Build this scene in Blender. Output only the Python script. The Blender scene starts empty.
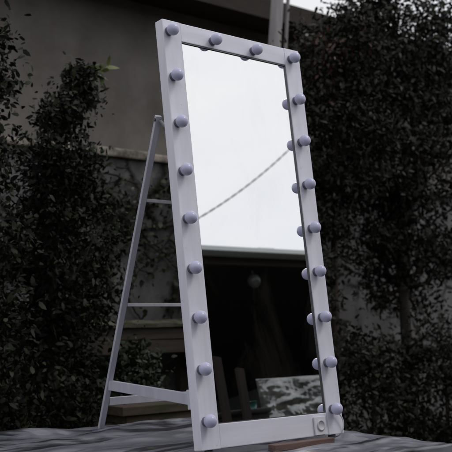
import bpy, bmesh, math, random
import numpy as np
from mathutils import Vector, Matrix, noise
random.seed(7)
rng = np.random.default_rng(11)
C = bpy.context.scene.collection
R = math.radians

# ------------------------------------------------------------------ materials
def new_mat(name):
    m = bpy.data.materials.new(name); m.use_nodes = True
    nt = m.node_tree; nt.nodes.clear()
    out = nt.nodes.new('ShaderNodeOutputMaterial')
    b = nt.nodes.new('ShaderNodeBsdfPrincipled')
    nt.links.new(b.outputs[0], out.inputs[0])
    return m, nt, b, out

def ramp(nt, fac, stops):
    r = nt.nodes.new('ShaderNodeValToRGB')
    while len(r.color_ramp.elements) < len(stops): r.color_ramp.elements.new(.5)
    for e, (p, c) in zip(r.color_ramp.elements, stops):
        e.position = p; e.color = (*c, 1)
    nt.links.new(fac, r.inputs[0])
    return r.outputs[0]

def tex_noise(nt, scale, detail=4, rough=.55, stretch=None, dist=0):
    tc = nt.nodes.new('ShaderNodeTexCoord'); src = tc.outputs['Object']
    if stretch:
        mp = nt.nodes.new('ShaderNodeMapping'); mp.inputs['Scale'].default_value = stretch
        nt.links.new(src, mp.inputs[0]); src = mp.outputs[0]
    n = nt.nodes.new('ShaderNodeTexNoise')
    n.inputs['Scale'].default_value = scale; n.inputs['Detail'].default_value = detail
    n.inputs['Roughness'].default_value = rough; n.inputs['Distortion'].default_value = dist
    nt.links.new(src, n.inputs['Vector'])
    return n.outputs['Fac']

def mixc(nt, fac, a, b, mode='MIX'):
    m = nt.nodes.new('ShaderNodeMix'); m.data_type = 'RGBA'; m.blend_type = mode
    if isinstance(fac, float): m.inputs[0].default_value = fac
    else: nt.links.new(fac, m.inputs[0])
    for k, s in ((6, a), (7, b)):
        if isinstance(s, tuple): m.inputs[k].default_value = (*s, 1)
        else: nt.links.new(s, m.inputs[k])
    return m.outputs[2]

def bump(nt, b, h, strength, dist=.01):
    bp = nt.nodes.new('ShaderNodeBump'); bp.inputs['Strength'].default_value = strength
    bp.inputs['Distance'].default_value = dist
    nt.links.new(h, bp.inputs['Height']); nt.links.new(bp.outputs[0], b.inputs['Normal'])

def surf(name, c0, c1, scale, rough=.7, lo=.35, hi=.65, stretch=None, bs=.3, bd=.004, spec=.3, metal=0., detail=5, second=None):
    m, nt, b, out = new_mat(name)
    n = tex_noise(nt, scale, detail, .6, stretch)
    col = ramp(nt, n, [(lo, c0), (hi, c1)])
    if second:
        c2, sc2, lo2, hi2 = second[:4]
        n2 = tex_noise(nt, sc2, 5, .65, second[4] if len(second) > 4 else None)
        f = ramp(nt, n2, [(lo2, (0, 0, 0)), (hi2, (1, 1, 1))])
        col = mixc(nt, f, col, c2)
    nt.links.new(col, b.inputs['Base Color'])
    b.inputs['Roughness'].default_value = rough; b.inputs['Metallic'].default_value = metal
    b.inputs['Specular IOR Level'].default_value = spec
    if bs: bump(nt, b, n, bs, bd)
    return m

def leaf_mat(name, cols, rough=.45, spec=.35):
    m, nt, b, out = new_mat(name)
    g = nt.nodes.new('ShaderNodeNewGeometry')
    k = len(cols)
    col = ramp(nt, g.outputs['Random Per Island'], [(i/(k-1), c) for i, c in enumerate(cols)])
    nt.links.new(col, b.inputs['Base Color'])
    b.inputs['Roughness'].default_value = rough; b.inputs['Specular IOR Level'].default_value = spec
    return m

M = {}
M['white_paint'] = surf('white_paint', (.64, .645, .735), (.77, .77, .86), 5, .48, .3, .7, (5, 5, .35), .16, .002, .35,
                        second=((.46, .45, .48), 24, .64, .80), detail=7)
M['rail_paint'] = surf('rail_paint', (.64, .645, .735), (.77, .77, .86), 5, .48, .3, .7, (.35, 5, 5), .16, .002, .35,
                       second=((.46, .45, .48), 24, .64, .80), detail=7)
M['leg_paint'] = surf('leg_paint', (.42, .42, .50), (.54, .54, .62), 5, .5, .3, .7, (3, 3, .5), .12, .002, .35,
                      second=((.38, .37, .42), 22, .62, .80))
M['bulb'] = surf('bulb_plastic', (.48, .48, .67), (.54, .54, .73), 8, .24, .3, .7, None, 0, .001, .45)
M['socket'] = surf('socket_plastic', (.10, .10, .14), (.14, .14, .19), 20, .4, .3, .7, None, 0)
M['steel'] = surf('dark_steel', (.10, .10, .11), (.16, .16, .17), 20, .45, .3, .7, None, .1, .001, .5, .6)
M['mdf'] = surf('backing_board', (.20, .14, .09), (.26, .19, .12), 14, .8)
M['plate'] = surf('plate_plastic', (.66, .66, .71), (.72, .72, .77), 9, .4, .3, .7, None, 0)
M['plate_dark'] = surf('dial_plastic', (.50, .50, .55), (.55, .55, .60), 9, .4, .3, .7, None, 0)

# mirror: real reflector with faint smears
m, nt, b, out = new_mat('mirror_silver')
gl = nt.nodes.new('ShaderNodeBsdfGlossy'); gl.inputs['Roughness'].default_value = 0.0
gl.inputs[0].default_value = (.93, .94, .945, 1)
df = nt.nodes.new('ShaderNodeBsdfDiffuse'); df.inputs[0].default_value = (.22, .20, .18, 1)
f = ramp(nt, tex_noise(nt, 5, 6, .65, (1.0, 1.0, .45), .6), [(.50, (.004,)*3), (.74, (.06,)*3)])
mx = nt.nodes.new('ShaderNodeMixShader'); nt.links.new(f, mx.inputs[0])
nt.links.new(gl.outputs[0], mx.inputs[1]); nt.links.new(df.outputs[0], mx.inputs[2]); nt.links.new(mx.outputs[0], out.inputs[0])
M['mirror'] = m

M['film'] = surf('polythene_film', (.11, .115, .135), (.25, .255, .295), 3.5, .3, .35, .7, (.7, 4, 1), .15, .004, .6,
                 second=((.022, .022, .028), 2.2, .51, .59, (.7, 6, 1)))
M['foil'] = surf('silver_foil', (.12, .125, .125), (.34, .35, .345), 6, .22, .35, .65, (1, 1, 3), .15, .004, .5, .7)
M['table_wood'] = surf('table_wood', (.09, .055, .035), (.17, .11, .07), 6, .75, .3, .7, (1, 9, 9), .4)
M['batten_wood'] = surf('batten_wood', (.10, .065, .055), (.17, .11, .095), 6, .7, .3, .7, (1.2, 12, 12), .4)
M['old_plank'] = surf('weathered_plank', (.036, .028, .021), (.075, .058, .042), 5, .9, .3, .7, (1, 10, 10), .5,
                      second=((.035, .042, .016), 6, .52, .68))
M['bench_board'] = surf('bench_board', (.036, .03, .025), (.065, .054, .045), 5, .9, .3, .7, (1, 10, 14), .5)
M['moss_top'] = surf('mossy_top', (.035, .042, .02), (.095, .088, .068), 12, .95, .35, .65, None, .7, .01)
M['plaster'] = surf('old_plaster', (.145, .132, .120), (.235, .216, .20), 2.6, .92, .3, .72, (1, 1, .8), .35, .006, .15,
                    second=((.11, .096, .086), 1.1, .48, .75), detail=8)
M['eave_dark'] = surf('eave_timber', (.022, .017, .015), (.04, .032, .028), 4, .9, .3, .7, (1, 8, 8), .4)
M['roof_sheet'] = surf('roof_sheet', (.10, .09, .085), (.17, .155, .15), 3, .7, .3, .7, None, .2)
M['post_grey'] = surf('grey_post', (.20, .19, .195), (.31, .295, .30), 5, .75, .3, .7, (3, 3, .4), .2)
M['pipe_grey'] = surf('conduit', (.17, .16, .165), (.23, .22, .225), 5, .6, .3, .7, None, 0)
M['soil'] = surf('soil', (.035, .028, .02), (.075, .062, .045), 3, .95, .35, .65, None, .8, .03, .1,
                 second=((.028, .036, .014), 1.4, .45, .62), detail=8)
M['bark'] = surf('bark', (.028, .022, .018), (.06, .05, .042), 12, .95, .3, .7, (3, 3, .6), .8, .01, .1)
M['vine'] = surf('vine_stem', (.018, .015, .012), (.04, .033, .027), 12, .95, .3, .7, None, .5)
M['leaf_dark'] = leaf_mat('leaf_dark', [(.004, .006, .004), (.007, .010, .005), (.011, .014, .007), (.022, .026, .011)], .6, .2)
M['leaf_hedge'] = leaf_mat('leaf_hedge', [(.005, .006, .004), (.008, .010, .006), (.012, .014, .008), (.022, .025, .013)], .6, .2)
M['leaf_red'] = leaf_mat('leaf_red', [(.012, .010, .007), (.03, .014, .010), (.05, .02, .015), (.018, .02, .010)])
M['leaf_bush'] = leaf_mat('leaf_bush', [(.009, .015, .006), (.015, .024, .010), (.022, .033, .013)])
M['leaf_ivy'] = leaf_mat('leaf_ivy', [(.012, .014, .008), (.025, .03, .014), (.045, .05, .024)])
M['leaf_bright'] = leaf_mat('leaf_bright', [(.05, .07, .02), (.11, .13, .035)])
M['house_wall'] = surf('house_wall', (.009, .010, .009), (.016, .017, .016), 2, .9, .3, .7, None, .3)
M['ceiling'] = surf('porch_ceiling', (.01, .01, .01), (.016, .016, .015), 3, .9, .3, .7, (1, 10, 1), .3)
M['gutter'] = surf('gutter_metal', (.66, .71, .70), (.78, .82, .81), 3, .4, .3, .7, (.6, 4, 4), .1, .002, .5, .2)
M['porch_post'] = surf('porch_post', (.012, .012, .012), (.022, .022, .021), 6, .6, .3, .7, None, .2)
M['red_plank'] = surf('reddish_plank', (.009, .005, .0045), (.020, .010, .0085), 5, .85, .3, .7, (8, 8, .8), .4)
M['bin'] = surf('dark_bin', (.004, .0045, .0045), (.007, .008, .008), 8, .7, .3, .7, None, .1)
M['teal'] = surf('teal_plastic', (.012, .075, .07), (.02, .11, .10), 8, .2, .3, .7, None, 0)
M['lamp_glass'] = surf('lamp_glass', (.06, .065, .062), (.09, .095, .09), 8, .25, .3, .7, None, 0)
M['cable'] = surf('cable_sheath', (.10, .10, .105), (.16, .16, .165), 30, .6, .3, .7, None, 0)
M['concrete'] = surf('concrete_slab', (.10, .10, .10), (.17, .17, .165), 4, .9, .3, .7, None, .4)

# low garden wall: rubble and render with dark joints
m, nt, b, out = new_mat('garden_wall_stone')
tc = nt.nodes.new('ShaderNodeTexCoord')
vo = nt.nodes.new('ShaderNodeTexVoronoi'); vo.feature = 'DISTANCE_TO_EDGE'; vo.inputs['Scale'].default_value = 2.6
dn = nt.nodes.new('ShaderNodeTexNoise'); dn.inputs['Scale'].default_value = 3; dn.inputs['Detail'].default_value = 4
ad = nt.nodes.new('ShaderNodeMix'); ad.data_type = 'VECTOR'; ad.inputs[0].default_value = .25
nt.links.new(tc.outputs['Object'], dn.inputs[0]); nt.links.new(tc.outputs['Object'], ad.inputs[4]); nt.links.new(dn.outputs['Color'], ad.inputs[5])
nt.links.new(ad.outputs[1], vo.inputs['Vector'])
jf = ramp(nt, vo.outputs['Distance'], [(.0, (0, 0, 0)), (.07, (1, 1, 1))])
base = ramp(nt, tex_noise(nt, 4, 7, .65), [(.3, (.085, .082, .084)), (.7, (.18, .174, .176))])
patch = ramp(nt, tex_noise(nt, 1.3, 5, .6), [(.42, (0, 0, 0)), (.56, (1, 1, 1))])
jj = mixc(nt, patch, (1., 1., 1.), jf)
col = mixc(nt, jj, (.02, .018, .015), base)
moss = ramp(nt, tex_noise(nt, 2.4, 6, .7), [(.58, (0, 0, 0)), (.75, (1, 1, 1))])
col = mixc(nt, moss, col, (.05, .048, .035))
nt.links.new(col, b.inputs['Base Color']); b.inputs['Roughness'].default_value = .95
b.inputs['Specular IOR Level'].default_value = .1
bump(nt, b, jj, .6, .02)
M['wall_stone'] = m
M['capping'] = surf('wall_capping', (.10, .09, .075), (.40, .36, .31), 7, .95, .38, .62, None, .6, .01, .1)

# ------------------------------------------------------------------ helpers
def link(name, me, mat, parent=None, smooth=False):
    o = bpy.data.objects.new(name, me); C.objects.link(o)
    me.materials.append(M[mat])
    if smooth: me.polygons.foreach_set('use_smooth', [True]*len(me.polygons))
    if parent: o.parent = parent
    return o

def obj(name, bm, mat, parent=None, smooth=False):
    me = bpy.data.meshes.new(name); bm.normal_update(); bm.to_mesh(me); bm.free()
    return link(name, me, mat, parent, smooth)

def tag(o, label=None, cat=None, group=None, kind=None):
    for k, v in (('label', label), ('category', cat), ('group', group), ('kind', kind)):
        if v: o[k] = v
    return o

def thing(name, label, cat, loc=(0, 0, 0), rz=0, group=None):
    o = bpy.data.objects.new(name, None); C.objects.link(o)
    o.location = loc; o.rotation_euler = (0, 0, rz); o.empty_display_size = .1
    return tag(o, label, cat, group)

def box(bm, x0, x1, y0, y1, z0, z1, bev=0., mat=None):
    r = bmesh.ops.create_cube(bm, size=1)
    vs = r['verts']
    for v in vs:
        v.co = Vector((x0+(v.co.x+.5)*(x1-x0), y0+(v.co.y+.5)*(y1-y0), z0+(v.co.z+.5)*(z1-z0)))
    if bev:
        es = list({e for v in vs for e in v.link_edges})
        r = bmesh.ops.bevel(bm, geom=es, offset=bev, segments=2, affect='EDGES', profile=.6)
        vs = list({v for f in r['faces'] for v in f.verts} | {v for v in vs if v.is_valid})
    if mat is not None:
        for v in vs: v.co = mat @ v.co
    return vs

def bar(bm, a, b, w, h, up=Vector((0, 0, 1)), bev=.0015):
    a, b = Vector(a), Vector(b); d = b-a; L = d.length; d.normalize()
    side = d.cross(up).normalized(); upv = side.cross(d).normalized()
    mt = Matrix((side, d, upv)).transposed().to_4x4(); mt.translation = a
    box(bm, -w/2, w/2, 0, L, -h/2, h/2, bev, mt)

def tube(bm, pts, rads, seg=8, cap=True):
    pts = [Vector(p) for p in pts]; rings = []
    if not hasattr(rads, '__len__'): rads = [rads]*len(pts)
    nrm = None
    for i, p in enumerate(pts):
        t = (pts[min(i+1, len(pts)-1)]-pts[max(i-1, 0)]).normalized()
        if nrm is None:
            nrm = t.orthogonal().normalized()
        else:
            nrm = (nrm-t*nrm.dot(t)).normalized()
        bn = t.cross(nrm)
        rings.append([bm.verts.new(p+(nrm*math.cos(2*math.pi*k/seg)+bn*math.sin(2*math.pi*k/seg))*rads[i]) for k in range(seg)])
    for i in range(len(rings)-1):
        for k in range(seg):
            bm.faces.new((rings[i][k], rings[i][(k+1) % seg], rings[i+1][(k+1) % seg], rings[i+1][k]))
    if cap:
        bm.faces.new(rings[0][::-1]); bm.faces.new(rings[-1])

def lathe(bm, prof, seg=28, mat=None):
    rings = []
    for r, z in prof:
        if r < 1e-6: rings.append([bm.verts.new((0, 0, z))])
        else: rings.append([bm.verts.new((r*math.cos(2*math.pi*k/seg), r*math.sin(2*math.pi*k/seg), z)) for k in range(seg)])
    for a, b in zip(rings[:-1], rings[1:]):
        for k in range(seg):
            k2 = (k+1) % seg
            if len(a) == 1 and len(b) > 1: bm.faces.new((a[0], b[k], b[k2]))
            elif len(b) == 1 and len(a) > 1: bm.faces.new((a[k], a[k2], b[0]))
            elif len(a) > 1: bm.faces.new((a[k], a[k2], b[k2], b[k]))
    if mat is not None:
        for v in bm.verts: v.co = mat @ v.co

def leaves_mesh(name, P, size, aspect=.42, up=.35):
    """P: n x 3 leaf positions. One folded diamond leaf per point."""
    n = len(P)
    d = rng.normal(size=(n, 3)); d[:, 2] -= .15; d /= np.linalg.norm(d, axis=1)[:, None]
    q = rng.normal(size=(n, 3)); q[:, 2] += up*2
    s = np.cross(d, q); s /= np.linalg.norm(s, axis=1)[:, None]+1e-9
    nn = np.cross(s, d)
    L = size*rng.uniform(.35, 1.25, n)[:, None]; Wd = L*aspect*rng.uniform(.8, 1.2, n)[:, None]
    a = P; c = P+d*L - nn*L*.10
    fold = nn*L*.06
    m1 = P+d*L*.28-nn*L*.01; m2 = P+d*L*.66-nn*L*.05
    b1 = m1+s*Wd*.46+fold; b2 = m1-s*Wd*.46+fold
    c1 = m2+s*Wd*.40+fold*.7; c2 = m2-s*Wd*.40+fold*.7
    V = np.stack([a, b1, b2, c1, c2, c], 1).reshape(-1, 3)
    me = bpy.data.meshes.new(name)
    me.vertices.add(6*n); me.vertices.foreach_set('co', V.astype(np.float32).ravel())
    me.loops.add(10*n); me.polygons.add(3*n)
    base = (np.arange(n)*6)[:, None]
    idx = (base+np.array([[0, 1, 2, 2, 1, 3, 4, 4, 3, 5]])).ravel()
    me.loops.foreach_set('vertex_index', idx.astype(np.int32))
    ls = ((np.arange(n)*10)[:, None]+np.array([[0, 3, 7]])).ravel()
    me.polygons.foreach_set('loop_start', ls.astype(np.int32))
    me.update(calc_edges=True)
    return me

def clusters(blobs, per):
    """blobs: (cx,cy,cz,rx,ry,rz,nclusters,sigma) -> leaf points, cluster centres"""
    pts, cen = [], []
    for (cx, cy, cz, rx, ry, rz, nc, sg) in blobs:
        for _ in range(nc):
            v = rng.normal(size=3); v /= np.linalg.norm(v)
            v *= rng.uniform(.25, 1)**.5
            c = np.array([cx+v[0]*rx, cy+v[1]*ry, cz+v[2]*rz]); cen.append(c)
            k = int(per*rng.uniform(.5, 1.5))
            pts.append(c+rng.normal(size=(k, 3))*sg*np.array([1, 1, .8])*rng.uniform(.7, 1.3))
    return np.concatenate(pts), np.array(cen)

def tree(name, label, cat, base, trunk_pts, trunk_r, blobs, per, lsize, mat, group=None, limbs=26, extra=None, aspect=.42):
    t = thing(name, label, cat, (base[0], base[1], 0), 0, group)
    off = np.array([base[0], base[1], 0.])
    P, cen = clusters(blobs, per)
    bm = bmesh.new()
    tube(bm, trunk_pts, [trunk_r*(1-.7*i/(len(trunk_pts)-1)) for i in range(len(trunk_pts))], 9)
    tp = [Vector(p) for p in trunk_pts]
    for c in cen[rng.permutation(len(cen))[:limbs]]:
        c = Vector(c-off); k = min(range(len(tp)), key=lambda i: abs(tp[i].z-(c.z-.35*(Vector((c.x, c.y, 0))).length-.1)))
        s = tp[k]; md = s.lerp(c, .5)+Vector(rng.normal(size=3)*.04)+Vector((0, 0, -.04))
        r0 = trunk_r*.34
        tube(bm, [s, md, c], [r0, r0*.6, r0*.2], 5)
    obj('trunk', bm, 'bark', t, True)
    link('crown', leaves_mesh('crown', P-off, lsize, aspect), mat, t)
    if extra:
        for (bl, pr, ls, mt, nm) in extra:
            P2, _ = clusters(bl, pr)
            link(nm, leaves_mesh(nm, P2-off, ls, aspect), mt, t)
    return t

def fbm(x, y, z=0., oct=4):
    return noise.fractal(Vector((x, y, z)), 1., 2., oct, noise_basis='PERLIN_ORIGINAL')
def ridge(x, y, z=0.):
    v = 0; a = 1; f = 1
    for _ in range(3):
        v += a*(1-abs(noise.noise(Vector((x*f, y*f, z+f)))*2)); a *= .5; f *= 2.1
    return v/1.75

_cr = random.Random(77)
_FOLDS = []
for _i in range(14):
    _d = Vector((_cr.gauss(0, 1), _cr.gauss(0, 1), _cr.gauss(0, 1))).normalized()
    _FOLDS.append((_d, 1.7*1.22**_i, _cr.uniform(0, 1)))
def crumple(q, st=Vector((1, 1, 1)), n0=0, n1=14):
    """sharp ridged facets as in crumpled film"""
    q = Vector((q.x*st.x, q.y*st.y, q.z*st.z))
    q = q+Vector((noise.noise(q*1.9), noise.noise(q*1.9+Vector((7, 3, 1))), noise.noise(q*1.9+Vector((2, 9, 4)))))*.16
    v = 0.
    for d, f, ph in _FOLDS[n0:n1]:
        w = .5+.9*noise.noise(q*f*.55+d*9)
        if w <= 0: continue
        t = (q.dot(d)*f+ph) % 1.
        v += (1-abs(2*t-1))/f*w
    return v
# ------------------------------------------------------------------ frame of reference
# x runs along the mirror (towards the photo's right), y runs behind it, z up; mirror's lower left corner over (0,0)
Z0 = .77; W, H = .7367, 1.6; LEAN = .15006
BW, BB, BT, T = .0867, .0859, .0756, .0448
TILT = Matrix.Translation((0, 0, 0)) @ Matrix.Rotation(-LEAN, 4, 'X')     # leans back to +y

# ------------------------------------------------------------------ the vanity mirror
vm = thing('vanity_mirror', 'tall white framed dressing mirror with round bulbs leaning on its easel stand on the table', 'mirror', (0, 0, Z0))
def fbox(name, x0, x1, z0, z1, y0=0., y1=T, mat='white_paint', bev=.003):
    bm = bmesh.new(); box(bm, x0, x1, y0, y1, z0, z1, bev)
    for v in bm.verts: v.co = TILT @ v.co
    return obj(name, bm, mat, vm)
fbox('stile', 0, BW, 0, H)
fbox('stile', W-BW, W, 0, H)
fbox('rail', BW+.0006, W-BW-.0006, H-BT, H-.001, .001, T-.001, 'rail_paint')
fbox('rail', BW+.0006, W-BW-.0006, .001, BB, .001, T-.001, 'rail_paint')
fbox('mirror_glass', BW-.004+.0045, W-BW-.0005, BB+.0005, H-BT-.0005, .0085, .0125, 'mirror', 0)
fbox('backing_board', BW+.0005, W-BW-.0005, BB+.0005, H-BT-.0005, .0135, .020, 'mdf', 0)

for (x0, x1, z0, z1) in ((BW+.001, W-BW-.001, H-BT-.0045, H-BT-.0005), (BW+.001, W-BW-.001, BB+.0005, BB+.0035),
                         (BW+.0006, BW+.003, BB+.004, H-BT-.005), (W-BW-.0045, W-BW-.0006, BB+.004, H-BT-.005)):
    fbox('lip_shade_strip', x0, x1, z0, z1, .0040, .0083, 'steel', 0)  # dark strips stand in for the shaded lip reflected round the glass
BR = .0242
bm = bmesh.new()
prof = []
for i in range(15):
    a = math.pi*(i/14)
    prof.append((BR*math.sin(a)*1.0, -BR*.94*math.cos(a)))
prof[0] = (0, prof[0][1]); prof[-1] = (0, prof[-1][1])
lathe(bm, prof, 28)
bulb0 = obj('bulb', bm, 'bulb', vm, True)
bm = bmesh.new()
lathe(bm, [(0, -.0285), (.0165, -.0285), (.0172, -.0275), (.0172, -.014), (.0150, -.0115), (0, -.0115)], 24)
sock0 = obj('socket', bm, 'socket', bulb0, True)
spots = []
for i in range(9):
    h = .0978+(H-.0475-.0978)*i/8
    spots += [(.0256, h), (W-.0566, h)]
for k in (1, 2): spots.append((.0256+(W-.0566-.0256)*k/3, H-.0475))
brnd = random.Random(3)
for i, (sx, h) in enumerate(spots):
    if i == 0: bo = bulb0
    else:
        bo = bulb0.copy(); C.objects.link(bo); bo.parent = vm
        so = sock0.copy(); C.objects.link(so); so.parent = bo
    bo.matrix_local = TILT @ Matrix.Translation((sx+brnd.uniform(-.001, .001), -.0285, h+brnd.uniform(-.0015, .0015))) @ \
        Matrix.Rotation(brnd.uniform(-.05, .05), 4, 'Y') @ Matrix.Rotation(R(90)+brnd.uniform(-.04, .04), 4, 'X')

# switch plate
sp = fbox('switch_plate', W-.168, W-.106, .004, .074, -.0085, -.0005, 'plate', .002)
bm = bmesh.new()
lathe(bm, [(.0, 0), (.019, 0), (.021, .003), (.021, .0042), (.0165, .0042), (.0155, .0022), (0, .0022)], 24,
      TILT @ Matrix.Translation((W-.137, -.0084, .040)) @ Matrix.Rotation(R(90), 4, 'X'))
obj('dial', bm, 'plate_dark', sp, True)
# cord at lower right corner
bm = bmesh.new()
cp = [(W-.052, -.012, .088), (W-.030, -.016, .075), (W-.014, -.014, .055), (W-.008, -.010, .032), (W-.012, -.004, .010), (W-.016, .012, -.010), (W-.02, .06, -.014)]
sm = []
for i in range(len(cp)-1):
    for k in range(5): sm.append(Vector(cp[i]).lerp(Vector(cp[i+1]), k/5))
sm.append(Vector(cp[-1]))
for _ in range(3): sm = [sm[0]]+[(sm[i-1]+sm[i]*2+sm[i+1])/4 for i in range(1, len(sm)-1)]+[sm[-1]]
tube(bm, [TILT @ p for p in sm], .0028, 8)
obj('cord', bm, 'plate', vm, True)
# feet under the frame
for x in (.05, W-.045):
    bm = bmesh.new()
    lathe(bm, [(0, -.018), (.014, -.018), (.016, -.010), (.013, -.001), (0, -.001)], 16, Matrix.Translation((x, .024, 0)))
    obj('foot', bm, 'steel', vm, True)

# easel stand
top_l, foot_l = Vector((.008, .268, 1.985-Z0)), Vector((.197, .898, .752-Z0))
def legpt(f, right=False):
    p = top_l.lerp(foot_l, f)
    if right: p.x = W-.010
    return p
for rt in (False, True):
    bm = bmesh.new(); a, b_ = legpt(0, rt), legpt(1.0, rt)
    bar(bm, a, b_, .023, .020, Vector((0, 0, 1)), .002)
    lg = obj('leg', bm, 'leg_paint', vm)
    # hinge between leg and frame
    bm = bmesh.new()
    hb = TILT @ Vector((.03 if not rt else W-.03, T+.002, 1.165))
    pl = legpt(.012, rt)
    bar(bm, hb, pl+Vector((0, -.012, 0)), .028, .006)
    tube(bm, [pl+Vector((-.019, 0, 0)), pl+Vector((.019, 0, 0))], .007, 10)
    obj('hinge', bm, 'steel', lg)
for f, w_, h_ in ((.246, .016, .012), (.575, .018, .014)):
    bm = bmesh.new()
    a, b_ = legpt(f), legpt(f, True)
    bar(bm, a+Vector((.014, 0, 0)), b_-Vector((.014, 0, 0)), w_, h_, bev=.001)
    obj('rung', bm, 'white_paint', vm)
bm = bmesh.new(); bar(bm, legpt(.905)+Vector((.014, 0, 0)), legpt(.905, True)-Vector((.014, 0, 0)), .020, .032)
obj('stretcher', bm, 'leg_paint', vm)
for rt in (False, True):
    bm = bmesh.new()
    a = legpt(.847, rt)+Vector((0, -.012, 0))
    e = TILT @ Vector((.022 if not rt else W-.022, T+.002, .178))
    bar(bm, a, e, .020, .040)
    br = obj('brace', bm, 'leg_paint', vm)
    bm = bmesh.new(); box(bm, e.x-.02, e.x+.02, T+.001, T+.016, .145, .215, .002)
    for v in bm.verts: v.co = TILT @ v.co
    obj('bracket', bm, 'leg_paint', br)

# ------------------------------------------------------------------ table, film, batten
TX0, TX1, TY0, TY1, TZ = -1.75, .955, -.36, 1.015, .735
tb_ = thing('work_table', 'long wooden table carrying the mirror, mostly hidden under plastic sheeting', 'table', (TX0, TY0, 0))
bm = bmesh.new()
nb = 7; bw = (TY1-TY0)/nb
for i in range(nb): box(bm, 0, TX1-TX0, i*bw+.002, (i+1)*bw-.002, TZ-.035, TZ-.003*(i % 2), .003)
obj('tabletop', bm, 'table_wood', tb_)
for x in (.08, (TX1-TX0)/2, TX1-TX0-.16):
    for y in (.06, TY1-TY0-.14):
        bm = bmesh.new(); box(bm, x, x+.08, y, y+.08, 0, TZ-.037, .004); obj('leg', bm, 'table_wood', tb_)
for y in (.03, TY1-TY0-.055):
    bm = bmesh.new(); box(bm, .05, TX1-TX0-.05, y, y+.025, TZ-.14, TZ-.037, .003); obj('apron', bm, 'table_wood', tb_)

# film: one rumpled sheet with drooping edges
nx, ny = 330, 210
bm = bmesh.new(); grid = []
ov = .05
for j in range(ny+1):
    row = []
    for i in range(nx+1):
        x = TX0-ov+(TX1-TX0+2*ov)*i/nx; y = TY0-ov+(TY1-TY0+2*ov)*j/ny
        w1 = crumple(Vector((x*.7+y*.5, y*2.6-x*.35, .3)), n1=11)
        amp = .015
        if -.08 < y < .06 and -.05 < x < W+.05: amp = .0035
        inn0 = min(x-TX0, TX1-x, y-TY0, TY1-y)
        z = TZ+.003+max(0, w1-.12)*amp*2.2*(.35+.65*min(1, max(0, inn0)/.15))
        ex = max(TX0-x, x-TX1, 0); ey = max(TY0-y, y-TY1, 0); e = max(ex, ey)
        inn = min(x-TX0, TX1-x, y-TY0, TY1-y)
        if e > 0:
            z -= e*1.15+.004*noise.noise(Vector((x*9, y*9, 0)))
            s_ = .018/(ov)*e
            xx = min(max(x, TX0-s_), TX1+s_); yy = min(max(y, TY0-s_), TY1+s_)
        else: xx, yy = x, y
        wob = .005*noise.noise(Vector((x*4, y*4, 5)))
        row.append(bm.verts.new((xx+wob*(e > 0), yy+wob*(e > 0), z)))
    grid.append(row)
for j in range(ny):
    for i in range(nx):
        bm.faces.new((grid[j][i], grid[j][i+1], grid[j+1][i+1], grid[j+1][i]))
tag(obj('plastic_sheet', bm, 'film', None, True), 'rumpled grey plastic sheet spread over the table under the mirror', 'sheet')

bm = bmesh.new(); box(bm, .31, W-.105, -.045, -.008, TZ+.006, TZ+.030, .003)
tag(obj('wooden_batten', bm, 'batten_wood'), 'reddish brown wooden batten lying on the sheet along the foot of the mirror', 'batten')

# ------------------------------------------------------------------ setting behind the mirror
bm = bmesh.new(); bmesh.ops.create_grid(bm, x_segments=80, y_segments=80, size=1)
for v in bm.verts:
    r = v.co.length; k = 150*max(abs(v.co.x), abs(v.co.y))**2.2/(max(abs(v.co.x), abs(v.co.y))+1e-6)
    v.co.x *= k; v.co.y *= k
    v.co.z = .02*noise.noise(v.co*1.3)-.025
tag(obj('ground', bm, 'soil', None, True), kind='structure')

# low garden wall with capping
gw = thing('garden_wall', 'low rough stone garden wall with pale broken capping behind the mirror', 'wall', (0, 3.0, 0))
bm = bmesh.new(); box(bm, -4, 11, 0, .25, -.1, 2.30); obj('wall_face', bm, 'wall_stone', gw)
bm = bmesh.new(); x = -4
wr = random.Random(5)
while x < 11:
    l = wr.uniform(.35, .7); dz = wr.uniform(-.012, .012)
    box(bm, x+.006, min(x+l, 11)-.004, -.045+wr.uniform(-.012, .012), .29, 2.301, 2.355+dz, .012); x += l
obj('capping', bm, 'capping', gw)

# climbing vine on the wall
vine = thing('climbing_vine', 'dark leafless vine straggling over the stone garden wall', 'vine', (1.9, 2.98, 0))
bm = bmesh.new(); vp = []
vr = random.Random(21)
for k in range(74):
    x = vr.uniform(-1.6, 3.4) if k < 36 else vr.uniform(-.4, .9); z = vr.uniform(.9, 2.25) if k < 36 else vr.uniform(1.55, 2.25); a = vr.uniform(-.6, .6)+(math.pi if vr.random() < .5 else 0)
    pts = []
    for s in range(vr.randint(8, 20)):
        pts.append(Vector((x, -.012+.012*noise.noise(Vector((x*4, z*4, k))), z)))
        if vr.random() < .28: vp.append((x+vr.uniform(-.03, .03), -.03, z+vr.uniform(-.03, .03)))
        a += vr.uniform(-.55, .55); x += .045*math.cos(a); z += .045*math.sin(a)*.8
        if z > 2.27 or z < .1: break
    if len(pts) > 3:
        r0 = vr.uniform(.004, .012)
        tube(bm, pts, [r0*(1-.6*i/len(pts)) for i in range(len(pts))], 5)
obj('stem', bm, 'vine', vine, True)
vp = np.array(vp); vp = np.repeat(vp, 5, 0)+rng.normal(size=(len(vp)*5, 3))*np.array([.05, .02, .05]); vp[:, 1] = np.minimum(vp[:, 1], -.005)
link('leaves', leaves_mesh('leaves', vp, .045, .7), 'leaf_ivy', vine)

# building behind, plastered wall, dark eave
bd = thing('plastered_building', 'brown grey plastered building with dark overhanging eave behind the garden wall', 'building', (0, 5.0, -.05))
bm = bmesh.new(); box(bm, -3.5, 12, .1, 4.5, -.1, 4.30); obj('wall', bm, 'plaster', bd)
bm = bmesh.new()
vsr = [(-3.9, -.52, 4.33), (12.4, -.52, 4.33), (12.4, -.52, 4.41), (-3.9, -.52, 4.41)]
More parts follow.
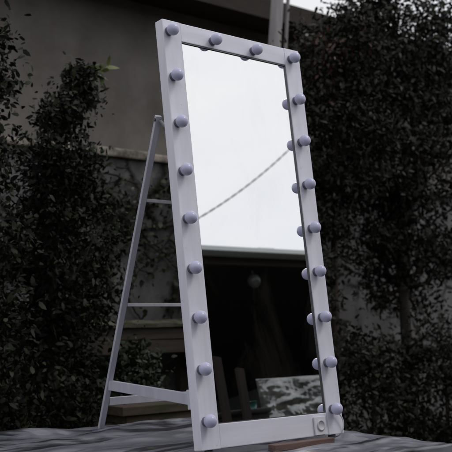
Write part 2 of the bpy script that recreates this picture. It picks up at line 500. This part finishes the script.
# roof prism: shallow pitch rising backwards
yy = [(-.55, 4.34, 4.42), (2.3, 5.02, 5.10), (5.1, 4.34, 4.42)]
rv = []
for x in (-3.9, 12.4):
    rv.append([[bm.verts.new((x, y, a)), bm.verts.new((x, y, b2))] for y, a, b2 in yy])
for k in range(2):
    for s in (0, 1):
        f = (rv[0][k][s], rv[1][k][s], rv[1][k+1][s], rv[0][k+1][s]); bm.faces.new(f)
for k in (0, 2): bm.faces.new((rv[0][k][0], rv[1][k][0], rv[1][k][1], rv[0][k][1]))
for s in (0, 1):
    for k in range(2): bm.faces.new((rv[s][k][0], rv[s][k][1], rv[s][k+1][1], rv[s][k+1][0]))
bmesh.ops.recalc_face_normals(bm, faces=bm.faces[:])
obj('roof', bm, 'roof_sheet', bd)
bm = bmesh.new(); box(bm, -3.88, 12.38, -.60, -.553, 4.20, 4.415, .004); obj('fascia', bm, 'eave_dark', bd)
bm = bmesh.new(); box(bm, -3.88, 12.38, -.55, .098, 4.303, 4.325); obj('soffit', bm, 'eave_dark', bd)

# grey post with conduit
ps = thing('grey_post', 'leaning pale grey post with a thin conduit beside it above the mirror', 'post', (3.82, 3.6, 0), 0)
bm = bmesh.new(); tube(bm, [(-.20, 0, 0), (0, 0, 2.6), (.11, 0, 3.8), (.26, 0, 5.4)], [.075, .062, .058, .05], 14); obj('shaft', bm, 'post_grey', ps, True)
bm = bmesh.new(); tube(bm, [(-.07, -.02, 0), (.125, -.02, 2.6), (.225, -.02, 3.8), (.36, -.02, 5.4)], .017, 8); obj('conduit', bm, 'pipe_grey', ps, True)

# bench along the wall
wb = thing('potting_bench', 'old mossy board bench with dark open space below, behind the stand', 'bench', (1.0, 2.5, 0))
bm = bmesh.new()
tvs = []
for i in range(61):
    x = 2.6*i/60
    for j in range(9): tvs.append((x, -.03+.47*j/8, 1.17+.018*fbm(x*7, j*.6, 2)+(.0 if 0 < j < 8 else -.012)))
tv = [bm.verts.new(p) for p in tvs]
for i in range(60):
    for j in range(8): bm.faces.new((tv[i*9+j], tv[(i+1)*9+j], tv[(i+1)*9+j+1], tv[i*9+j+1]))
r = bmesh.ops.extrude_face_region(bm, geom=bm.faces[:])
for v in [g for g in r['geom'] if isinstance(g, bmesh.types.BMVert)]: v.co.z = 1.135
bmesh.ops.recalc_face_normals(bm, faces=bm.faces[:])
obj('top', bm, 'moss_top', wb)
for k, (za, zb) in enumerate(((1.055, 1.13), (.965, 1.048))):
    bm = bmesh.new(); box(bm, 0, 2.6, -.0-.004*k, .024, za, zb, .003); obj('front_board', bm, 'bench_board', wb)
for x in (.04, 1.25, 2.5):
    for y in (.03, .38):
        bm = bmesh.new(); box(bm, x, x+.07, y, y+.06, 0, 1.133, .003); obj('leg', bm, 'bench_board', wb)

# old planks stacked on two blocks, below the stand
for k, (x0, x1, y0, y1, z0, z1, lab) in enumerate((
        (.72, 2.02, 1.50, 1.72, .62, .665, 'weathered plank at the bottom of the stack behind the table'),
        (.78, 1.95, 1.51, 1.73, .672, .717, 'weathered plank in the middle of the stack behind the table'),
        (.74, 2.0, 1.49, 1.70, .724, .770, 'mossy weathered plank on top of the stack behind the table'))):
    bm = bmesh.new(); box(bm, 0, x1-x0, 0, y1-y0, 0, z1-z0, .004)
    o = obj('old_plank', bm, 'old_plank'); o.location = (x0, y0, z0-.006*k); o.rotation_euler = (0, 0, (.008, -.012, .004)[k])
    tag(o, lab, 'plank', 'old planks stacked behind the table')
for k, (x, lab) in enumerate(((.95, 'stone block under the left end of the stacked planks'), (1.72, 'stone block under the right end of the stacked planks'))):
    bm = bmesh.new(); box(bm, 0, .22, 0, .2, 0, .62, .012); o = obj('stone_block', bm, 'concrete'); o.location = (x, 1.51, -.002)
    tag(o, lab, 'block', 'blocks under the planks')

# ------------------------------------------------------------------ plants
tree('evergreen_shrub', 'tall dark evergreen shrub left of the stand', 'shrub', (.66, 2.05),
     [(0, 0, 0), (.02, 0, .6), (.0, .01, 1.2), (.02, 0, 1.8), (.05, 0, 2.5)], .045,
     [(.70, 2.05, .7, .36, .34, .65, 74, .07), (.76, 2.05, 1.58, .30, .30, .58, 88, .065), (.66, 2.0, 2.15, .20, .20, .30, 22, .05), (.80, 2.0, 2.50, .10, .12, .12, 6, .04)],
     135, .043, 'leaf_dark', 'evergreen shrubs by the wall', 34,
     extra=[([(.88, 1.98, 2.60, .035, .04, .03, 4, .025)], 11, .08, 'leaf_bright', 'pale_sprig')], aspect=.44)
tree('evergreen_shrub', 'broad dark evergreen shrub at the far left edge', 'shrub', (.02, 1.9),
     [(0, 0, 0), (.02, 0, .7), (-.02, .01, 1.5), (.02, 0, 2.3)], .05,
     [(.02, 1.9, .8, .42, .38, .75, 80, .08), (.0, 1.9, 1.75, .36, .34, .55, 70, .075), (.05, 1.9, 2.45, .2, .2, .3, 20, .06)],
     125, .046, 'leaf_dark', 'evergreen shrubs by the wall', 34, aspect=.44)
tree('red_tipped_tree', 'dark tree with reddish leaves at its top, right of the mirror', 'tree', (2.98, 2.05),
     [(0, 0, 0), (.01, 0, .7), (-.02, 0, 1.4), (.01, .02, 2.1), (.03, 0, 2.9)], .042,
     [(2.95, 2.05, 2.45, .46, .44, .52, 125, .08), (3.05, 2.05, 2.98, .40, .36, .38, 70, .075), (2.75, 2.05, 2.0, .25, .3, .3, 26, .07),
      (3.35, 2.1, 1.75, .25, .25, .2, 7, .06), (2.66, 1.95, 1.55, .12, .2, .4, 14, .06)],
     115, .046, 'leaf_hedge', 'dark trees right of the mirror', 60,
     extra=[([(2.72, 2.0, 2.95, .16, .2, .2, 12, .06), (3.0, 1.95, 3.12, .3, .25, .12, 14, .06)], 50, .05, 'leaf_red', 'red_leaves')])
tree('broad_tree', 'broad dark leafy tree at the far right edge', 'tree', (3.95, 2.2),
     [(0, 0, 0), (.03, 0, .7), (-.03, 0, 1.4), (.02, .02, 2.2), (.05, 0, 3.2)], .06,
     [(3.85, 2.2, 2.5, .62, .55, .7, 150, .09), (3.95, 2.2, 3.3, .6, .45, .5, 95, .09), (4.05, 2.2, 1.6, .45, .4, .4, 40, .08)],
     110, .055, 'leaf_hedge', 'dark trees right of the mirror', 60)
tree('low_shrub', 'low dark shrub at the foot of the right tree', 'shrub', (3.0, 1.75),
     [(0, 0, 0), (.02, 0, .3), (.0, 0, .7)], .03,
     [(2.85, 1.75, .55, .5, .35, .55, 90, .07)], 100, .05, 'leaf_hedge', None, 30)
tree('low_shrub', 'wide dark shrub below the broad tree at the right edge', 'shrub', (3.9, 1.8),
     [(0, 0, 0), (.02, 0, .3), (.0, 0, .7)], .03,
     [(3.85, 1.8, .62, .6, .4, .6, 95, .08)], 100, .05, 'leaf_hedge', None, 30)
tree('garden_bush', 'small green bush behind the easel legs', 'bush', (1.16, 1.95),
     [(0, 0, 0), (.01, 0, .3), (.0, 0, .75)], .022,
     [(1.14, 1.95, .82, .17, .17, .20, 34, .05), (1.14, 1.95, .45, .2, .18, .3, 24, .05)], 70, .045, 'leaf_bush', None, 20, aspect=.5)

# ------------------------------------------------------------------ what the mirror sees: house with an open porch
HX, HY = -.9, -3.0
hs = thing('house_porch', 'dark house with open porch and pale gutter reflected in the mirror', 'house', (HX, HY, 0))
LX = 9.4
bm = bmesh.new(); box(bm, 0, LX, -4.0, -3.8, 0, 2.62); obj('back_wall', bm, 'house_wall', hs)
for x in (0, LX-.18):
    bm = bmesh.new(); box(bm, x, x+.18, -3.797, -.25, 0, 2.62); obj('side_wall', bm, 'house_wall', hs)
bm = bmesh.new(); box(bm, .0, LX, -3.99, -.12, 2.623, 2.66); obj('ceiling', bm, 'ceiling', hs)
bm = bmesh.new()
n_ = 164; rows = []
for i in range(n_+1):
    x = -.25+(LX+.5)*i/n_; zc = .014*math.cos(i*math.pi)
    rows.append([bm.verts.new((x, y, z+zc)) for y, z in ((.02, 2.715), (-4.3, 3.05))])
for i in range(n_): bm.faces.new((rows[i][0], rows[i+1][0], rows[i+1][1], rows[i][1]))
rf = obj('roof', bm, 'roof_sheet', hs)
bm = bmesh.new(); box(bm, 4.57, 4.78, -.28, -.10, 2.735, 2.785, .01); obj('ridge_cap', bm, 'eave_dark', rf)
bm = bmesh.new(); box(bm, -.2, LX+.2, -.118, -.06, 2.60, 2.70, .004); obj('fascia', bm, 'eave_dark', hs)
bm = bmesh.new()
pr = [(.068, 2.706), (.074, 2.710), (.078, 2.704), (.076, 2.672), (.068, 2.667), (.0, 2.666), (-.055, 2.668), (-.057, 2.706)]
ga = [bm.verts.new((-.25, y, z)) for y, z in pr]; gb = [bm.verts.new((LX+.25, y, z)) for y, z in pr]
for k in range(len(pr)-1): bm.faces.new((ga[k], gb[k], gb[k+1], ga[k+1]))
gt = obj('gutter', bm, 'gutter', hs)
for x in (.6, 2.3, 6.6, 8.8):
    bm = bmesh.new(); box(bm, x-.04, x+.04, -.20, -.125, .1, 2.62, .004); obj('post', bm, 'porch_post', hs)
bm = bmesh.new(); box(bm, -.2, LX+.2, -4.2, .1, 0, .098); obj('porch_floor', bm, 'concrete', hs)
bm = bmesh.new(); box(bm, -8.5, -.004, -2.4, -2.2, 0, 3.3); obj('sky_blocker_wall', bm, 'house_wall', hs)  # unseen wall, added to block sky light and darken the lower frame
bm = bmesh.new(); box(bm, 1.4, 2.3, -3.797, -3.76, .1, 2.1, .004); dr = obj('door', bm, 'eave_dark', hs)
bm = bmesh.new(); lathe(bm, [(0, 0), (.02, .01), (.026, .03), (.02, .05), (0, .055)], 14, Matrix.Translation((2.2, -3.76, 1.05)) @ Matrix.Rotation(R(-90), 4, 'X')); obj('handle', bm, 'steel', dr, True)
bm = bmesh.new(); box(bm, 5.0, 6.4, -3.797, -3.77, 1.0, 2.1, .004); wd = obj('window', bm, 'porch_post', hs)
for x in (5.06, 5.73):
    bm = bmesh.new(); box(bm, x, x+.61, -3.768, -3.764, 1.06, 2.04); obj('pane', bm, 'bin', wd)
# hanging lamp
gl_ = thing('globe_lamp', 'small unlit round lamp hanging under the gutter, seen in the mirror', 'lamp', (3.63, -3.19, 2.505))
bm = bmesh.new(); lathe(bm, [(0, -.06)]+[(.06*math.sin(math.pi*i/12), -.06*math.cos(math.pi*i/12)) for i in range(1, 12)]+[(0, .06)], 20); obj('globe', bm, 'lamp_glass', gl_, True)
bm = bmesh.new(); tube(bm, [(0, 0, .058), (0, 0, .118)], .012, 8); obj('stem', bm, 'steel', gl_, True)
# reddish planks leaning on the porch edge
for k, (x, zt, lab) in enumerate(((1.60, 1.58, 'left reddish brown plank leaning against the dark bin, seen low in the mirror'), (1.745, 1.50, 'right reddish brown plank leaning against the dark bin, seen low in the mirror'))):
    bm = bmesh.new(); box(bm, -.03, .03, -.012, .012, 0, zt, .003)
    o = obj('leaning_plank', bm, 'red_plank'); o.location = (x, -1.655, .003); o.rotation_euler = (.145, (.165, .185)[k], 0)
    tag(o, lab, 'plank', 'planks leaning against the bin')
# dark bin and teal tub
bn = thing('dark_bin', 'dark lidded bin beside the foil covered stack, seen in the mirror', 'bin', (2.02, -2.05, 0))
bm = bmesh.new()
for (z, hw) in ((0, .15), (1.17, .19)): pass
vs = [[bm.verts.new((sx*hw, sy*hw*.9, z)) for sx, sy in ((-1, -1), (1, -1), (1, 1), (-1, 1))] for z, hw in ((0, .145), (1.17, .185))]
for k in range(4): bm.faces.new((vs[0][k], vs[0][(k+1) % 4], vs[1][(k+1) % 4], vs[1][k]))
bm.faces.new(vs[0][::-1]); bm.faces.new(vs[1]); obj('body', bm, 'bin', bn)
bm = bmesh.new(); box(bm, -.20, .20, -.185, .185, 1.172, 1.205, .012); obj('lid', bm, 'bin', bn)
bm = bmesh.new(); lathe(bm, [(0, 0), (.036, 0), (.048, .05), (.051, .052), (.047, .054), (.035, .006), (0, .006)], 20)
o = obj('teal_tub', bm, 'teal', None, True); o.location = (2.13, -1.96, 1.206)
tag(o, 'small teal plastic tub on the dark bin, seen in the mirror', 'tub')

# foil covered stack
fx0, fx1, fy0, fy1, fz = 2.262, 3.55, -2.85, -2.0, 1.415
fs = thing('foil_covered_stack', 'bulky stack under crumpled silver plastic, seen low in the mirror', 'stack', (fx0, fy0, 0))
bm = bmesh.new(); box(bm, .05, fx1-fx0-.05, .05, fy1-fy0-.06, 0, fz-.05, .01); obj('stack', bm, 'bin', fs)
bm = bmesh.new()
def sheet(o, du, dv, nu, nv, nrm):
    g = []
    for j in range(nv+1):
        row = []
        for i in range(nu+1):
            p = Vector(o)+Vector(du)*i/nu+Vector(dv)*j/nv
            ed = min(i, nu-i, j, nv-j)/9.; ed = min(1, ed)**.7
            q = p*1.0
            lf = math.exp(-((q.x-fx0)/.18)**2)
            k = ((1-lf)*(crumple(q, Vector((1.9, 2.0, 5.0)))-.35)*.036+lf*(crumple(q, Vector((5.5, 2.5, 1.6)))-.35)*.045)*(1 if nrm[1] else .25)
            w = Vector((noise.noise(q*3), noise.noise(q*3+Vector((9, 0, 0))), noise.noise(q*3+Vector((0, 9, 0)))))*.006
            row.append(bm.verts.new(p+Vector(nrm)*k*ed+w))
        g.append(row)
    for j in range(nv):
        for i in range(nu): bm.faces.new((g[j][i], g[j][i+1], g[j+1][i+1], g[j+1][i]))
fw_, fd = fx1-fx0, fy1-fy0
sheet((0, fd, .12), (fw_, 0, 0), (0, 0, fz-.12), 170, 190, (0, 1, 0))
sheet((0, fd, fz), (fw_, 0, 0), (0, -fd, 0), 170, 110, (0, 0, 1))
sheet((fw_, fd, .12), (0, -fd, 0), (0, 0, fz-.12), 110, 190, (1, 0, 0))
bmesh.ops.remove_doubles(bm, verts=bm.verts[:], dist=.001)
obj('plastic_cover', bm, 'foil', fs, True)

# twisted overhead cable between a roof mast and a pole
A, B = Vector((2.2, -4.0, 2.81)), Vector((9.6, -4.0, 8.57))
def cab(t):
    p = A.lerp(B, t); p.z -= 4.04*(1-t)*t; return p
mast = thing('roof_mast', 'short grey cable mast on the porch roof', 'mast', (2.2, -4.0, 2.70))
bm = bmesh.new(); tube(bm, [(0, 0, 0), (0, 0, .16)], .022, 10); obj('tube', bm, 'pipe_grey', mast, True)
up_ = thing('utility_pole', 'tall wooden utility pole beyond the house holding the cable', 'pole', (9.6, -4.0, 0))
bm = bmesh.new(); tube(bm, [(0, 0, -.1), (0, 0, 8.8)], [.15, .10], 12); obj('shaft', bm, 'bark', up_, True)
bm = bmesh.new()
NT = 900
for ph in (0, math.pi):
    pts = []
    for i in range(NT+1):
        t = i/NT; p = cab(t); a = t*210+ph
        tan = (cab(min(1, t+.002))-cab(max(0, t-.002))).normalized(); n1 = tan.cross(Vector((0, 1, 0))).normalized(); n2 = tan.cross(n1)
        pts.append(p+(n1*math.cos(a)+n2*math.sin(a))*.005)
    tube(bm, pts, .0042, 5)
tag(obj('twisted_cable', bm, 'cable', None, True), 'twisted overhead cable crossing the white sky in the mirror', 'cable')

# ------------------------------------------------------------------ light
w = bpy.data.worlds.new('World'); bpy.context.scene.world = w; w.use_nodes = True
nt = w.node_tree; nt.nodes.clear()
out = nt.nodes.new('ShaderNodeOutputWorld')
SAZ, SEL = -44, 54
sky = nt.nodes.new('ShaderNodeTexSky'); sky.sky_type = 'NISHITA'; sky.sun_disc = False
sky.sun_elevation = R(SEL); sky.sun_rotation = R(90-SAZ); sky.air_density = 1.; sky.dust_density = 3.
b1 = nt.nodes.new('ShaderNodeBackground'); b1.inputs[1].default_value = .09; nt.links.new(sky.outputs[0], b1.inputs[0])
tc = nt.nodes.new('ShaderNodeTexCoord')
mp = nt.nodes.new('ShaderNodeMapping'); mp.inputs['Scale'].default_value = (1, 1, 2.2); nt.links.new(tc.outputs['Generated'], mp.inputs[0])
cn = nt.nodes.new('ShaderNodeTexNoise'); cn.inputs['Scale'].default_value = 3.4; cn.inputs['Detail'].default_value = 5
nt.links.new(mp.outputs[0], cn.inputs[0])
cc = ramp(nt, cn.outputs['Fac'], [(.32, (.84, .86, .92)), (.68, (1.0, .99, .985))])
b2 = nt.nodes.new('ShaderNodeBackground'); b2.inputs[1].default_value = .98; nt.links.new(cc, b2.inputs[0])
mx = nt.nodes.new('ShaderNodeMixShader'); mx.inputs[0].default_value = .9
nt.links.new(b1.outputs[0], mx.inputs[1]); nt.links.new(b2.outputs[0], mx.inputs[2]); nt.links.new(mx.outputs[0], out.inputs[0])

sl = bpy.data.lights.new('sun', 'SUN'); sl.energy = .82; sl.angle = R(18); sl.color = (1, .96, .92)
so = bpy.data.objects.new('sun', sl); C.objects.link(so)
sd = Vector((math.cos(R(SAZ))*math.cos(R(SEL)), math.sin(R(SAZ))*math.cos(R(SEL)), math.sin(R(SEL))))
so.location = sd*30; so.rotation_euler = sd.to_track_quat('Z', 'Y').to_euler()

# ------------------------------------------------------------------ camera
cd = bpy.data.cameras.new('camera'); cam = bpy.data.objects.new('camera', cd); C.objects.link(cam)
cd.sensor_width = 36; cd.lens = 36*1000.48/452; cd.clip_start = .05; cd.clip_end = 1000
cd.dof.use_dof = True; cd.dof.focus_distance = 3.75; cd.dof.aperture_fstop = 4.8
cam.location = (-2.2852, -2.6792, 1.2723); cam.rotation_euler = (R(90)+.07941, 0, -.72943)
sc = bpy.context.scene; sc.camera = cam
sc.view_settings.view_transform = 'Standard'; sc.view_settings.look = 'None'; sc.view_settings.exposure = 0
sc.render.engine = 'CYCLES'
